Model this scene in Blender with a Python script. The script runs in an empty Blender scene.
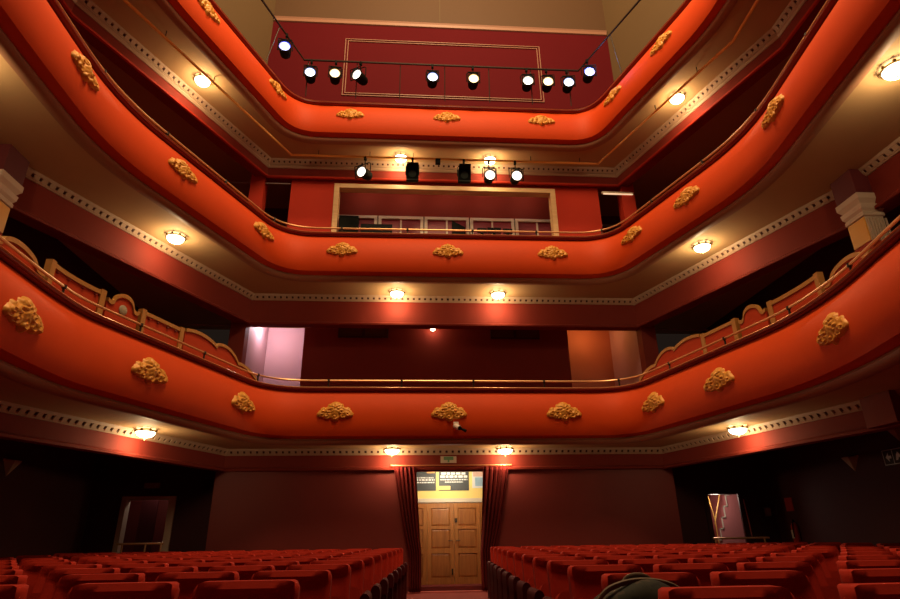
import bpy, bmesh, math, random
from mathutils import Vector, Matrix
from mathutils.geometry import tessellate_polygon
random.seed(7)
scene = bpy.context.scene
COL = scene.collection
PI = math.pi
ZC = 1.12            # eye height of the camera above the stalls floor

# ------------------------------------------------------------------ materials
def mat(name, col, rough=.6, metal=0.0, noise=0.0, scale=6.0, sheen=0.0, bump=0.0, bscale=40.0, spec=.5):
    m = bpy.data.materials.new(name); m.use_nodes = True
    nt = m.node_tree; b = nt.nodes['Principled BSDF']
    b.inputs['Base Color'].default_value = (*col, 1)
    b.inputs['Roughness'].default_value = rough
    b.inputs['Metallic'].default_value = metal
    b.inputs['Specular IOR Level'].default_value = spec
    if sheen: b.inputs['Sheen Weight'].default_value = sheen
    tc = nt.nodes.new('ShaderNodeTexCoord')
    if noise:
        n = nt.nodes.new('ShaderNodeTexNoise'); n.inputs['Scale'].default_value = scale; n.inputs['Detail'].default_value = 5
        r = nt.nodes.new('ShaderNodeMapRange')
        r.inputs['To Min'].default_value = 1 - noise; r.inputs['To Max'].default_value = 1 + noise
        x = nt.nodes.new('ShaderNodeMix'); x.data_type = 'RGBA'; x.blend_type = 'MULTIPLY'; x.inputs['Factor'].default_value = 1
        x.inputs['A'].default_value = (*col, 1)
        nt.links.new(tc.outputs['Object'], n.inputs['Vector']); nt.links.new(n.outputs['Fac'], r.inputs['Value'])
        nt.links.new(r.outputs['Result'], x.inputs['B']); nt.links.new(x.outputs['Result'], b.inputs['Base Color'])
    if bump:
        n2 = nt.nodes.new('ShaderNodeTexNoise'); n2.inputs['Scale'].default_value = bscale; n2.inputs['Detail'].default_value = 3
        bp = nt.nodes.new('ShaderNodeBump'); bp.inputs['Strength'].default_value = bump; bp.inputs['Distance'].default_value = .01
        nt.links.new(tc.outputs['Object'], n2.inputs['Vector']); nt.links.new(n2.outputs['Fac'], bp.inputs['Height'])
        nt.links.new(bp.outputs['Normal'], b.inputs['Normal'])
    return m

def emis(name, col, strength):
    m = bpy.data.materials.new(name); m.use_nodes = True
    b = m.node_tree.nodes['Principled BSDF']
    b.inputs['Base Color'].default_value = (.8, .8, .8, 1)
    b.inputs['Emission Color'].default_value = (*col, 1); b.inputs['Emission Strength'].default_value = strength
    return m

def wood(name, c1, c2, axis=2):
    m = mat(name, c1, .45)
    nt = m.node_tree; b = nt.nodes['Principled BSDF']
    tc = nt.nodes.new('ShaderNodeTexCoord'); mp = nt.nodes.new('ShaderNodeMapping')
    s = [14, 14, 14]; s[axis] = 1.2; mp.inputs['Scale'].default_value = s
    n = nt.nodes.new('ShaderNodeTexNoise'); n.inputs['Scale'].default_value = 1.6; n.inputs['Detail'].default_value = 6; n.inputs['Distortion'].default_value = .6
    cr = nt.nodes.new('ShaderNodeValToRGB')
    cr.color_ramp.elements[0].color = (*c2, 1); cr.color_ramp.elements[0].position = .3
    cr.color_ramp.elements[1].color = (*c1, 1); cr.color_ramp.elements[1].position = .7
    nt.links.new(tc.outputs['Object'], mp.inputs['Vector']); nt.links.new(mp.outputs['Vector'], n.inputs['Vector'])
    nt.links.new(n.outputs['Fac'], cr.inputs['Fac']); nt.links.new(cr.outputs['Color'], b.inputs['Base Color'])
    return m

def camo(name):
    m = mat(name, (.03, .035, .02), .85)
    nt = m.node_tree; b = nt.nodes['Principled BSDF']
    tc = nt.nodes.new('ShaderNodeTexCoord')
    n = nt.nodes.new('ShaderNodeTexNoise'); n.inputs['Scale'].default_value = 9; n.inputs['Detail'].default_value = 3
    cr = nt.nodes.new('ShaderNodeValToRGB'); cr.color_ramp.interpolation = 'CONSTANT'
    e = cr.color_ramp.elements
    e[0].color = (.006, .006, .005, 1); e[0].position = 0
    e[1].color = (.014, .016, .009, 1); e[1].position = .46
    k = e.new(.56); k.color = (.045, .032, .020, 1)
    k = e.new(.66); k.color = (.012, .018, .010, 1)
    nt.links.new(tc.outputs['Object'], n.inputs['Vector']); nt.links.new(n.outputs['Fac'], cr.inputs['Fac'])
    nt.links.new(cr.outputs['Color'], b.inputs['Base Color'])
    return m

M = dict(
    parapet=mat('parapet_orange_red_paint', (.60, .058, .004), .62, noise=.10, scale=1.3, bump=.06, bscale=9, spec=.2),
    cream=mat('soffit_tan_paint', (.46, .30, .15), .7, noise=.06, scale=1.5, spec=.2),
    lip=mat('soffit_lip_paint', (.33, .17, .10), .55, spec=.3),
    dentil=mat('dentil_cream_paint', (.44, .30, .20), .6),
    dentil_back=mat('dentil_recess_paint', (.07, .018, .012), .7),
    maroon=mat('maroon_paint', (.22, .028, .018), .72, noise=.06, scale=1.2, spec=.2),
    maroon_rear=mat('stalls_maroon_paint', (.20, .022, .018), .6, noise=.08, scale=1.0),
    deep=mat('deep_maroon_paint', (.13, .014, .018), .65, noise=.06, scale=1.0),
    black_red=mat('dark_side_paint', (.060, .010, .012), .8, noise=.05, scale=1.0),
    red_wall=mat('red_wall_paint', (.50, .034, .014), .7, noise=.06, scale=1.0, spec=.2),
    upper_red=mat('gallery_wall_red', (.10, .0055, .009), .8, noise=.06, scale=.8, spec=.1),
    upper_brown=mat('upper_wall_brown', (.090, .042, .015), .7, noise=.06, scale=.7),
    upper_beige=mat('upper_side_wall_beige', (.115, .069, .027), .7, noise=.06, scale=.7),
    line=mat('panel_line_paint', (.34, .17, .11), .5),
    molding=mat('capping_dark_red', (.20, .022, .016), .35),
    brass=mat('brass_tube', (.74, .42, .20), .38, .6),
    pipe=mat('yellow_pipe_paint', (.85, .50, .12), .4, .1),
    bracket=mat('dark_bracket_metal', (.03, .02, .015), .5, .5),
    gilt=mat('gilt_plaster', (.66, .29, .035), .5, .1, noise=.16, scale=26),
    gilt_dull=mat('dull_gilt_paint', (.40, .18, .035), .55, .1, noise=.16, scale=26),
    panel_red=mat('box_panel_red', (.42, .042, .011), .65, noise=.05, scale=3, spec=.15),
    disc=mat('grey_disc', (.32, .28, .20), .5, noise=.25, scale=20),
    pale=mat('pale_stone_paint', (.66, .54, .42), .6),
    warm_lit_face=mat('warm_lit_yellow', (.88, .46, .05), .5),  # warm light on pale paint, put into the colour
    lilac=mat('corridor_lilac_pink', (.54, .31, .34), .7),
    rose=mat('corridor_rose', (.50, .17, .12), .7),
    velvet=mat('red_velvet', (.35, .018, .008), .8, noise=.12, scale=14, bump=.12, bscale=70, spec=.12),
    standard=mat('seat_end_maroon', (.060, .007, .008), .75, spec=.05),
    carpet=mat('red_carpet', (.16, .014, .012), .95, noise=.15, scale=30),
    pinkcarpet=mat('threshold_carpet', (.55, .14, .13), .9, noise=.1, scale=30),
    curtain=mat('curtain_velvet', (.13, .011, .010), .85, noise=.10, scale=10, spec=.15),
    wood=wood('honey_pine', (.50, .22, .055), (.36, .14, .032)),
    wood_panel=wood('honey_pine_panel', (.44, .18, .045), (.30, .11, .026)),
    frame_wood=wood('pale_frame_wood', (.72, .48, .24), (.62, .38, .18), 0),
    white=mat('white_paint', (.74, .66, .54), .5),
    yellow=mat('yellow_board', (.84, .70, .24), .6),
    black=mat('black_metal', (.006, .007, .006), .7, noise=.2, scale=15, spec=.06),
    plastic=mat('black_plastic', (.007, .007, .008), .6, spec=.06),
    camwhite=mat('white_plastic', (.75, .68, .62), .4),
    poster_dark=mat('poster_slate', (.055, .065, .070), .5, noise=.25, scale=8),
    poster_text=mat('poster_text_white', (.70, .76, .76), .5),
    poster_pink=mat('poster_pink', (.72, .52, .44), .5, noise=.15, scale=9),
    poster_blue=mat('poster_blue', (.30, .50, .66), .5, noise=.2, scale=9),
    poster_orange=mat('poster_orange', (.80, .36, .10), .5),
    signpale=mat('sign_pale', (.66, .60, .48), .5),
    signgreen=mat('sign_green', (.16, .34, .18), .5),
    signblack=mat('sign_black', (.015, .015, .015), .4),
    red_sign=mat('sign_red', (.42, .03, .03), .5),
    ext_red=mat('extinguisher_red', (.45, .02, .015), .3),
    grey=mat('grey_plastic', (.30, .27, .27), .5),
    sconce=mat('sconce_plaster', (.45, .34, .24), .7),
    stair_pink=mat('stair_pink_paint', (.62, .22, .22), .6),
    stair_red=mat('stairwell_red_paint', (.34, .06, .03), .6),
    darkleaf=mat('dark_door_leaf', (.045, .012, .012), .6),
    vent=mat('vent_brown', (.14, .075, .03), .5, .2),
    glass_dark=mat('window_pane', (.30, .05, .07), .4, spec=.3),
    camo=camo('camouflage_cloth'),
    strap=mat('strap_webbing', (.02, .02, .018), .8),
    strap_edge=mat('strap_edge', (.12, .08, .05), .7),
    bowl=emis('frosted_bowl_glass', (1, .84, .58), 9.0),
    antique=mat('antique_rim', (.30, .22, .09), .45, .6),
    tube=emis('warm_tube', (1, .62, .36), .9),
)
LENS = {
    'warm': emis('lens_warm', (1, .74, .36), 5), 'white': emis('lens_white', (.80, .90, 1), 5),
    'blue': emis('lens_blue', (.42, .52, 1), 4), 'neutral': emis('lens_neutral', (1, .93, .80), 6),
    'warm_rim': emis('halo_warm', (1, .55, .2), .9), 'white_rim': emis('halo_white', (.30, .45, 1), 1.2), 'blue_rim': emis('halo_blue', (.07, .12, 1), 1.6), 'neutral_rim': emis('halo_neutral', (1, .8, .6), .9), 'off_rim': mat('rim_off', (.01, .01, .01), .5),  # glowing rim colours imitate the halo around each lit lens
    'off': mat('lens_off', (.03, .04, .035), .2),
}

# ------------------------------------------------------------------ mesh builder
class MB:
    def __init__(s): s.v = []; s.f = []
    def add(s, vs, fs):
        o = len(s.v); s.v += [tuple(v) for v in vs]; s.f += [tuple(i + o for i in f) for f in fs]; return s
    def box(s, x0, x1, y0, y1, z0, z1):
        return s.add([(x0,y0,z0),(x1,y0,z0),(x1,y1,z0),(x0,y1,z0),(x0,y0,z1),(x1,y0,z1),(x1,y1,z1),(x0,y1,z1)],
                     [(0,3,2,1),(4,5,6,7),(0,1,5,4),(1,2,6,5),(2,3,7,6),(3,0,4,7)])
    def sweep(s, path, prof, closed=True, base=0.0, caps=True):
        """profile of (d, z): d is measured to the right of travel; path of (x, y)"""
        N = normals(path); n = len(prof); o = []
        for (x, y), (nx, ny) in zip(path, N):
            for d, z in prof: o.append((x + nx*d, y + ny*d, base + z))
        fs = []
        m = n if closed else n - 1
        for i in range(len(path) - 1):
            for k in range(m):
                a = i*n + k; b = i*n + (k+1) % n
                fs.append((a, a + n, b + n, b))
        if caps and closed:
            fs.append(tuple(range(n))); fs.append(tuple((len(path)-1)*n + k for k in reversed(range(n))))
        return s.add(o, fs)
    def tube(s, pts, r, seg=8, caps=True):
        pts = [Vector(p) for p in pts]; vs = []; fs = []
        up = Vector((0, 0, 1)); prev = None
        for i, p in enumerate(pts):
            t = (pts[min(i+1, len(pts)-1)] - pts[max(i-1, 0)]).normalized()
            if prev is None:
                a = up if abs(t.z) < .95 else Vector((1, 0, 0))
                u = t.cross(a).normalized()
            else: u = (prev - t*prev.dot(t)).normalized()
            prev = u; w = t.cross(u)
            rr = r[i] if isinstance(r, (list, tuple)) else r
            for k in range(seg):
                an = 2*PI*k/seg; vs.append(p + (u*math.cos(an) + w*math.sin(an))*rr)
        for i in range(len(pts)-1):
            for k in range(seg):
                a = i*seg + k; b = i*seg + (k+1) % seg
                fs.append((a, b, b+seg, a+seg))
        if caps: fs.append(tuple(reversed(range(seg)))); fs.append(tuple((len(pts)-1)*seg + k for k in range(seg)))
        return s.add(vs, fs)
    def lathe(s, prof, seg=20, mtx=None):
        vs = []; fs = []; n = len(prof)
        for k in range(seg):
            a = 2*PI*k/seg
            for r, z in prof: vs.append(Vector((r*math.cos(a), r*math.sin(a), z)))
        for k in range(seg):
            for i in range(n-1):
                a = k*n + i; b = ((k+1) % seg)*n + i
                fs.append((a, b, b+1, a+1))
        if mtx: vs = [mtx @ v for v in vs]
        return s.add(vs, fs)
    def prism(s, poly, a, b, fn):
        """outline poly (u, v) extruded from a to b; fn(u, v, w) -> xyz"""
        n = len(poly)
        vs = [fn(u, v, a) for u, v in poly] + [fn(u, v, b) for u, v in poly]
        tri = tessellate_polygon([[Vector((u, v, 0)) for u, v in poly]])
        fs = [tuple(t) for t in tri] + [tuple(i + n for i in reversed(t)) for t in tri]
        for i in range(n):
            j = (i+1) % n; fs.append((i, j, j+n, i+n))
        return s.add(vs, fs)
    def tf(s, m): s.v = [tuple(m @ Vector(v)) for v in s.v]; return s
    def build(s, name, material, parent=None, smooth=True, angle=38, weld=True, loc=None):
        me = bpy.data.meshes.new(name)
        off = Vector(loc) if loc is not None else Vector((0, 0, 0))
        me.from_pydata([tuple(Vector(v) - off) for v in s.v], [], s.f)
        bm = bmesh.new(); bm.from_mesh(me)
        if weld: bmesh.ops.remove_doubles(bm, verts=bm.verts, dist=1e-5)
        bmesh.ops.recalc_face_normals(bm, faces=bm.faces)
        if smooth:
            for f in bm.faces: f.smooth = True
            for e in bm.edges:
                if len(e.link_faces) == 2: e.smooth = e.calc_face_angle(0) < math.radians(angle)
        bm.to_mesh(me); bm.free()
        me.materials.append(material if not isinstance(material, str) else M[material])
        o = bpy.data.objects.new(name, me); COL.objects.link(o)
        if loc is not None: o.location = loc
        if parent: o.parent = parent
        return o

def normals(path):
    N = []
    for i in range(len(path)):
        def seg(a, b):
            t = Vector((path[b][0]-path[a][0], path[b][1]-path[a][1])).normalized(); return Vector((t.y, -t.x))
        if i == 0: n = seg(0, 1)
        elif i == len(path)-1: n = seg(i-1, i)
        else:
            a, b = seg(i-1, i), seg(i, i+1); n = (a + b).normalized(); n = n / max(.5, n.dot(a))
        N.append((n.x, n.y))
    return N
def offset(path, d): return [(x + nx*d, y + ny*d) for (x, y), (nx, ny) in zip(path, normals(path))]
def fillet(P, R, n=7):
    P = [Vector(p) for p in P]; out = [tuple(P[0])]
    for i in range(1, len(P)-1):
        a, b, c = P[i-1], P[i], P[i+1]; r = R[i] if isinstance(R, (list, tuple)) else R
        u = a-b; v = c-b; d = min(r, u.length*.45, v.length*.45); u.normalize(); v.normalize()
        if d < 1e-6: out.append(tuple(b)); continue
        for k in range(n+1):
            t = k/n; out.append(tuple((b+u*d)*(1-t)**2 + b*(2*t*(1-t)) + (b+v*d)*t*t))
    out.append(tuple(P[-1])); return out
def resample(P, step):
    out = []
    for a, b in zip(P[:-1], P[1:]):
        a, b = Vector(a), Vector(b); n = max(1, int((b-a).length/step))
        for k in range(n): out.append(tuple(a + (b-a)*(k/n)))
    out.append(tuple(P[-1])); return out
def nearest(P, q):
    D = resample(P, .03); i = min(range(len(D)), key=lambda i: (D[i][0]-q[0])**2 + (D[i][1]-q[1])**2)
    a = Vector(D[max(0, i-4)]); b = Vector(D[min(len(D)-1, i+4)]); t = (b-a).normalized()
    return Vector(D[i]), t, Vector((t.y, -t.x))

def setp(o, label=None, cat=None, group=None, kind=None):
    if label: o['label'] = label
    if cat: o['category'] = cat
    if group: o['group'] = group
    if kind: o['kind'] = kind
    return o
def thing(name, label, cat, loc=(0,0,0), group=None, rz=0.0, kind=None):
    o = bpy.data.objects.new(name, None); COL.objects.link(o)
    o.location = loc; o.rotation_euler = (0, 0, rz); o.empty_display_size = .1
    return setp(o, label, cat, group, kind)
def place(ob, root):
    """parent a mesh built in world space to root without moving it"""
    ob.parent = root
    ob.matrix_parent_inverse = Matrix.LocRotScale(root.location, root.rotation_euler, None).inverted()
    return ob
def struct(name, mb, material, parent=None, smooth=False):
    o = mb.build(name, material, parent, smooth=smooth)
    if parent is None: o['kind'] = 'structure'
    return o
def copy_tree(src, loc, rz=0.0, label=None):
    r = src.copy(); COL.objects.link(r); r.location = loc; r.rotation_euler = (0, 0, rz)
    if label: r['label'] = label
    for ch in list(src.children):
        c = ch.copy(); COL.objects.link(c); c.parent = r
        for g in list(ch.children):
            d = g.copy(); COL.objects.link(d); d.parent = c
    return r

# ------------------------------------------------------------------ plan of the house (metres; camera at y=0 looking towards +y)
XL, XR, YB = -8.3, 8.0, 16.7
FRONT = dict(
    low=([(-5.40,.6),(-5.72,5.2),(-5.83,7.4),(-5.8,8.2),(-4.2,12.95),(4.06,12.95),(5.0,8.3),(4.9,6.9),(4.45,5.2),(3.7,.6)], [0,1,.8,1,.95,.95,1,.8,1,0]),
    mid=([(-5.80,.6),(-6.1,5.7),(-6.1,8.2),(-4.22,12.87),(4.02,12.82),(5.33,8.55),(4.97,5.7),(4.4,.6)], [0,1,1,.85,.85,1,1,0]),
    up=([(-6.3,3),(-6.15,8.4),(-4.30,12.98),(4.04,12.98),(5.33,8.7),(5.1,3)], [0,1,.75,.75,.8,0]))
REAR = dict(
    low=[(-7.45,.6),(-7.25,8.3),(-5.22,14.0),(5.10,14.0),(6.28,8.5),(6.45,.6)],
    mid=[(-7.95,.6),(-7.62,8.3),(-5.06,14.0),(4.94,14.0),(6.78,8.6),(6.95,.6)],
    up=[(-7.9,3),(-7.60,8.7),(-5.06,14.0),(4.95,14.0),(6.68,8.75),(6.62,3)])
HS = dict(low=1.92, mid=5.78, up=9.91)                # soffit height above the eye
FP = {k: fillet(*FRONT[k]) for k in FRONT}
# section of the bulging parapet: (d towards the auditorium, z above the soffit)
BULGE = [(-.01,.07),(.05,.085)] + [(.045 + .215*(1-abs((z-.50)/.60)**2.2), z) for z in (.11,.14,.18,.23,.29,.36,.44,.53,.62,.71,.79,.86,.92,.98,1.03,1.07,1.11)]
def bulge_d(z):
    for (d0, z0), (d1, z1) in zip(BULGE[:-1], BULGE[1:]):
        if z0 <= z <= z1: return d0 + (d1-d0)*(z-z0)/(z1-z0)
    return BULGE[0][0] if z < BULGE[0][1] else BULGE[-1][0]

LOBES = [(0,.10,.17,.20,1.0),(0,.02,.13,.17,.9),(-.17,.03,.16,.12,.85),(.17,.03,.16,.12,.85),(-.32,-.03,.13,.11,.8),(.32,-.03,.13,.11,.8),
         (-.40,-.05,.07,.075,.7),(.40,-.05,.07,.075,.7),(-.20,-.09,.14,.085,.75),(.20,-.09,.14,.085,.75),(0,-.13,.12,.10,.9),
         (-.11,.17,.10,.075,.75),(.11,.17,.10,.075,.75),(0,.21,.07,.06,.8),(-.30,.07,.09,.07,.6),(.30,.07,.09,.07,.6)]
def relief(u, v, seed):
    h = 0
    for i, (cx, cy, rx, ry, a) in enumerate(LOBES):
        x, y = (u-cx)/rx, (v-cy)/ry; q = x*x + y*y
        if q >= 1: continue
        th = math.atan2(y, x); rr = math.sqrt(q)
        if i in (0, 1): g = .55 + .45*abs(math.cos(th*4.0))                 # central shell
        else: g = .42 + .58*(.5 + .5*math.cos(th*(1 if cx < 0 else -1) + rr*9))   # leaf scrolls
        h = max(h, a*math.sqrt(1-q)*g)
    return h
def medallion(path, q, h, lv, root, scale=1.0):
    c, t, n = nearest(path, q); mb = MB(); NU, NV = 46, 26; idx = {}
    H = [[relief((i/NU-.5)*1.0, (j/NV-.5)*.58, 0) for j in range(NV+1)] for i in range(NU+1)]
    def vert(i, j):
        if (i, j) in idx: return idx[(i, j)]
        u = (i/NU-.5)*1.0*scale*.95; v = (j/NV-.5)*.58*scale*.95
        z = h - HS[lv] + v; d = bulge_d(z) + (.10*H[i][j]*scale + .004 if H[i][j] > 0 else -.012)
        p = (c.x + t.x*u + n.x*d, c.y + t.y*u + n.y*d, h + ZC + v)
        mb.v.append(p); idx[(i, j)] = len(mb.v)-1; return idx[(i, j)]
    for i in range(NU):
        for j in range(NV):
            if max(H[i][j], H[i+1][j], H[i+1][j+1], H[i][j+1]) > 0:
                mb.f.append((vert(i,j), vert(i+1,j), vert(i+1,j+1), vert(i,j+1)))
    o = mb.build('medallion', 'gilt', angle=60); place(o, root); o['label'] = 'gilt plaster scroll medallion'
    return o

def balcony(lv, label, medals, rail):
    F = FP[lv]; zs = HS[lv] + ZC
    D = REAR[lv]
    root = thing('balcony', label, 'balcony', (0, 12.9, zs), group='tiered horseshoe balconies')
    P = lambda o: place(o, root)
    y0 = F[0][1]
    # soffit and deck (slab from the parapet back to the outer walls)
    outline = list(F) + [(XR, y0), (XR, YB), (XL, YB), (XL, y0)]
    P(MB().prism(outline, zs, zs+.12, lambda u, v, w: (u, v, w)).build('soffit', 'cream', smooth=False))
    inner = offset(F, -.10)
    P(MB().prism(list(inner) + [(XR, y0), (XR, YB), (XL, YB), (XL, y0)], zs+.121, zs+.36, lambda u, v, w: (u, v, w)).build('deck', 'carpet', smooth=False))
    # parapet
    prof = BULGE + [(.05,1.11),(-.06,1.11),(-.06,.07)]
    P(MB().sweep(resample(F, .5), prof, base=zs).build('parapet', 'parapet', angle=50))
    # lip under the parapet
    P(MB().sweep(F, [(-.16,-.015),(-.15,-.045),(-.09,-.05),(-.03,-.035),(.02,.0),(.03,.03),(.015,.065),(-.16,.065)], base=zs).build('parapet_lip', 'lip'))
    # capping
    P(MB().sweep(F, [(-.13,1.112),(.09,1.112),(.105,1.122),(.095,1.132),(.125,1.142),(.13,1.16),(.115,1.172),(-.14,1.172)], base=zs).build('capping', 'molding'))
    P(MB().sweep(F, [(.05,1.173),(.12,1.173),(.135,1.185),(.12,1.198),(.05,1.198)], base=zs).build('capping_bead', 'brass'))
    if rail:
        R = offset(F, -.02); hr = MB().tube([(x, y, zs+1.375) for x, y in R], .022, 8).build('handrail', 'brass')
        P(hr)
        S = resample(R, .2); acc = 0; last = None
        for i, p in enumerate(S):
            if last is None: last = p
            acc += (Vector(p)-Vector(last)).length; last = p
            if acc > 1.55 or i == 3:
                acc = 0
                b = MB().tube([(p[0], p[1], zs+1.172), (p[0], p[1], zs+1.35)], .018, 6)
                b.lathe([(0,-.03),(.034,-.02),(.034,.03),(0,.035)], 8, Matrix.Translation((p[0], p[1], zs+1.37)))
                P(b.build('rail_bracket', 'bracket'))
    # beam, red bead at its foot, and dentil cornice
    bh = dict(low=.46, mid=.76, up=.55)[lv]
    P(MB().sweep(D, [(-.30,-bh),(0,-bh),(0,0.0),(-.30,0.0)], base=zs-.0005).build('beam', 'maroon', smooth=False))
    P(MB().sweep(D, [(0,-bh-.03),(.05,-bh-.02),(.06,-bh+.02),(.03,-bh+.05),(0,-bh+.06)], base=zs).build('beam_bead', 'red_wall' if lv == 'up' else 'maroon'))
    cor = MB()
    cor.sweep(D, [(.0,-.140),(.030,-.140),(.060,-.098),(.0,-.098)], base=zs)
    cor.sweep(D, [(.0,-.050),(.110,-.050),(.130,-.002),(.0,-.002)], base=zs)
    if lv == 'up': cor.sweep(D, [(.0,-.25),(.02,-.25),(.05,-.20),(.05,-.17),(.0,-.15)], base=zs)
    N = [Vector(p) for p in D]
    for a, b in zip(N[:-1], N[1:]):
        L = (b-a).length; k = int(L/.145); t = (b-a)/L; n = Vector((t.y, -t.x))
        for i in range(k):
            c = a + t*((i+.5)*L/k); w = .046
            pr = [(.020,-.12),(.055,-.12),(.112,-.04),(.09,-.03)]
            vs = []
            for sgn in (-1, 1):
                for d, z in pr: vs.append((c.x+t.x*w*sgn+n.x*d, c.y+t.y*w*sgn+n.y*d, zs+z))
            cor.add(vs, [(0,1,2,3),(7,6,5,4),(0,4,5,1),(1,5,6,2),(2,6,7,3),(3,7,4,0)])
    P(cor.build('dentil_cornice', 'dentil', smooth=False, weld=False))
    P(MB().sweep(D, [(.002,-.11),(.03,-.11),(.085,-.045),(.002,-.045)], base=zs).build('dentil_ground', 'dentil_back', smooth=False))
    for x, y, h in medals: medallion(F, (x, y), h, lv, root, .88 if lv == 'low' else .84)
    return root

low = balcony('low', 'lowest orange-red balcony, whose parapet carries the arched gilt-edged box screens', [(-5.57,6.69,2.45),(-5.18,9.32,2.49),(-4.33,11.78,2.51),(-2.63,12.63,2.52),(-.14,12.63,2.52),(2.43,12.63,2.52),(4.09,11.7,2.51),(4.49,9.72,2.49),(4.66,6.96,2.48)], True)
mid = balcony('mid', 'middle orange-red balcony in front of the gilt-framed control booth', [(-5.88,6.97,6.44),(-5.35,9.49,6.44),(-4.4,11.88,6.47),(-2.69,12.62,6.42),(-.12,12.61,6.42),(2.45,12.59,6.42),(4.15,11.7,6.47),(4.67,9.97,6.44),(4.95,7.32,6.44)], True)
upb = balcony('up', 'topmost orange-red balcony below the panelled gallery wall', [(-5.47,9.51,10.55),(-4.5,11.92,10.62),(-2.7,12.73,10.58),(-.09,12.73,10.58),(2.51,12.73,10.58),(4.19,11.71,10.62),(4.74,9.9,10.58)], False)

# ------------------------------------------------------------------ setting
def H(h): return h + ZC
struct('floor', MB().box(XL, XR, -2, 17.2, -.1, 0), 'carpet')
# stalls level rear wall with its doorway
w = MB(); w.box(-5.4, -.98, 14.05, 14.25, 0, H(1.95)); w.box(.86, 5.3, 14.05, 14.25, 0, H(1.95)); w.box(-.98, .86, 14.05, 14.25, H(1.42), H(1.95))
w.box(-5.4, -5.25, 14.25, 14.7, 0, H(1.95)); w.box(5.15, 5.3, 14.25, 14.7, 0, H(1.95))
struct('wall_rear', w, 'maroon_rear')
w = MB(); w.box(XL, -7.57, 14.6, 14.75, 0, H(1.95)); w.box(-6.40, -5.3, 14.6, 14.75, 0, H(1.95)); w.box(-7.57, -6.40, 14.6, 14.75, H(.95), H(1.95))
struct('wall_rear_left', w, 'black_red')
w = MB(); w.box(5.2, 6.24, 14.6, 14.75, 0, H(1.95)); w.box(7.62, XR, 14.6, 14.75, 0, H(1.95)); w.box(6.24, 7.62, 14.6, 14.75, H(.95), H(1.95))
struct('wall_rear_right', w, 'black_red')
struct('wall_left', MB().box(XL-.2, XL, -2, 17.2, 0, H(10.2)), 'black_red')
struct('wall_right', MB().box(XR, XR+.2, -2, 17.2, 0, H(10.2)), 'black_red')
struct('trim_1', MB().box(-5.25, 5.15, 14.02, 14.05, 0, .12), 'deep')
# first balcony level
struct('wall_first_tier', MB().box(-3.9, 3.38, 15.2, 15.35, H(2.2), H(5.78)), 'maroon')
struct('wall_corridor', MB().box(-5.4, 5.2, 16.5, 16.65, H(2.2), H(5.78)), 'lilac')
struct('wall_corridor_left', MB().box(-5.55, -5.2, 14.3, 16.5, H(2.2), H(5.78)), 'lilac')
struct('wall_corridor_right', MB().box(5.04, 5.3, 14.3, 16.5, H(2.2), H(5.78)), 'lilac')
struct('wall_corridor_bay', MB().box(2.9, 5.04, 16.44, 16.5, H(2.2), H(5.78)), 'rose')
w = MB(); w.box(-5.5, -5.12, 13.98, 14.3, H(2.2), H(5.78)); struct('trim_2', w, 'maroon')
w = MB(); w.box(5.0, 5.38, 13.98, 14.3, H(2.2), H(5.78)); struct('trim_3', w, 'maroon')
# second balcony level: red wall with the wide booth window
w = MB(); w.box(-4.41, -3.14, 14.12, 14.28, H(6.1), H(9.91)); w.box(3.02, 4.37, 14.12, 14.28, H(6.1), H(9.91))
w.box(-3.14, 3.02, 14.12, 14.28, H(9.18), H(9.91)); w.box(-3.14, 3.02, 14.12, 14.28, H(6.1), H(7.6))
struct('wall_second_tier', w, 'red_wall')
bw = MB()
for a, b, c, d in ((-3.2,-3.06,7.55,9.24),(2.94,3.08,7.55,9.24),(-3.06,2.94,9.11,9.24),(-3.06,2.94,7.55,7.66)):
    bw.box(a, b, 14.04, 14.30, H(c), H(d))
setp(bw.build('window_1', 'frame_wood', smooth=False), kind='structure')
# booth behind it
w = MB(); w.box(-4.41, 4.37, 15.06, 15.16, H(8.82), H(9.91)); w.box(-4.41, 4.37, 15.06, 15.16, H(6.1), H(7.5))
w.box(-4.41, -3.36, 15.06, 15.16, H(7.5), H(8.82)); w.box(3.42, 4.37, 15.06, 15.16, H(7.5), H(8.82))
struct('wall_booth', w, 'maroon')
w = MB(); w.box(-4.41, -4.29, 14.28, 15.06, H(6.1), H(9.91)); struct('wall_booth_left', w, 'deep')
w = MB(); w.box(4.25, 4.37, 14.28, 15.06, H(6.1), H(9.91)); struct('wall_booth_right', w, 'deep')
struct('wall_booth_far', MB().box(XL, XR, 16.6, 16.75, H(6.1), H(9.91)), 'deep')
for k in range(5):
    x0 = -3.36 + k*1.356; x1 = x0 + 1.326
    f = MB(); y0, y1 = 15.02, 15.12; z0, z1 = H(7.5), H(8.80)
    f.box(x0, x0+.09, y0, y1, z0, z1); f.box(x1-.09, x1, y0, y1, z0, z1); f.box(x0+.09, x1-.09, y0, y1, z1-.09, z1); f.box(x0+.09, x1-.09, y0, y1, z0, z0+.09)
    wo = setp(f.build('window_%d' % (k+2), 'white', smooth=False), kind='structure')
    xm = (x0+x1)/2
    MB().box(xm-.025, xm+.025, y0+.01, y1-.01, z0+.09, z1-.09).build('mullion', 'white', wo, smooth=False)
    MB().box(x0+.09, x1-.09, y0+.045, y0+.055, z0+.09, z1-.09).build('pane', 'glass_dark', wo, smooth=False)
# side piers and dark doorways of the second tier
struct('trim_4', MB().box(-5.5, -5.12, 14.0, 14.35, H(6.1), H(9.5)), 'red_wall')
struct('trim_5', MB().box(5.02, 5.4, 14.0, 14.35, H(6.1), H(9.5)), 'red_wall')
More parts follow.
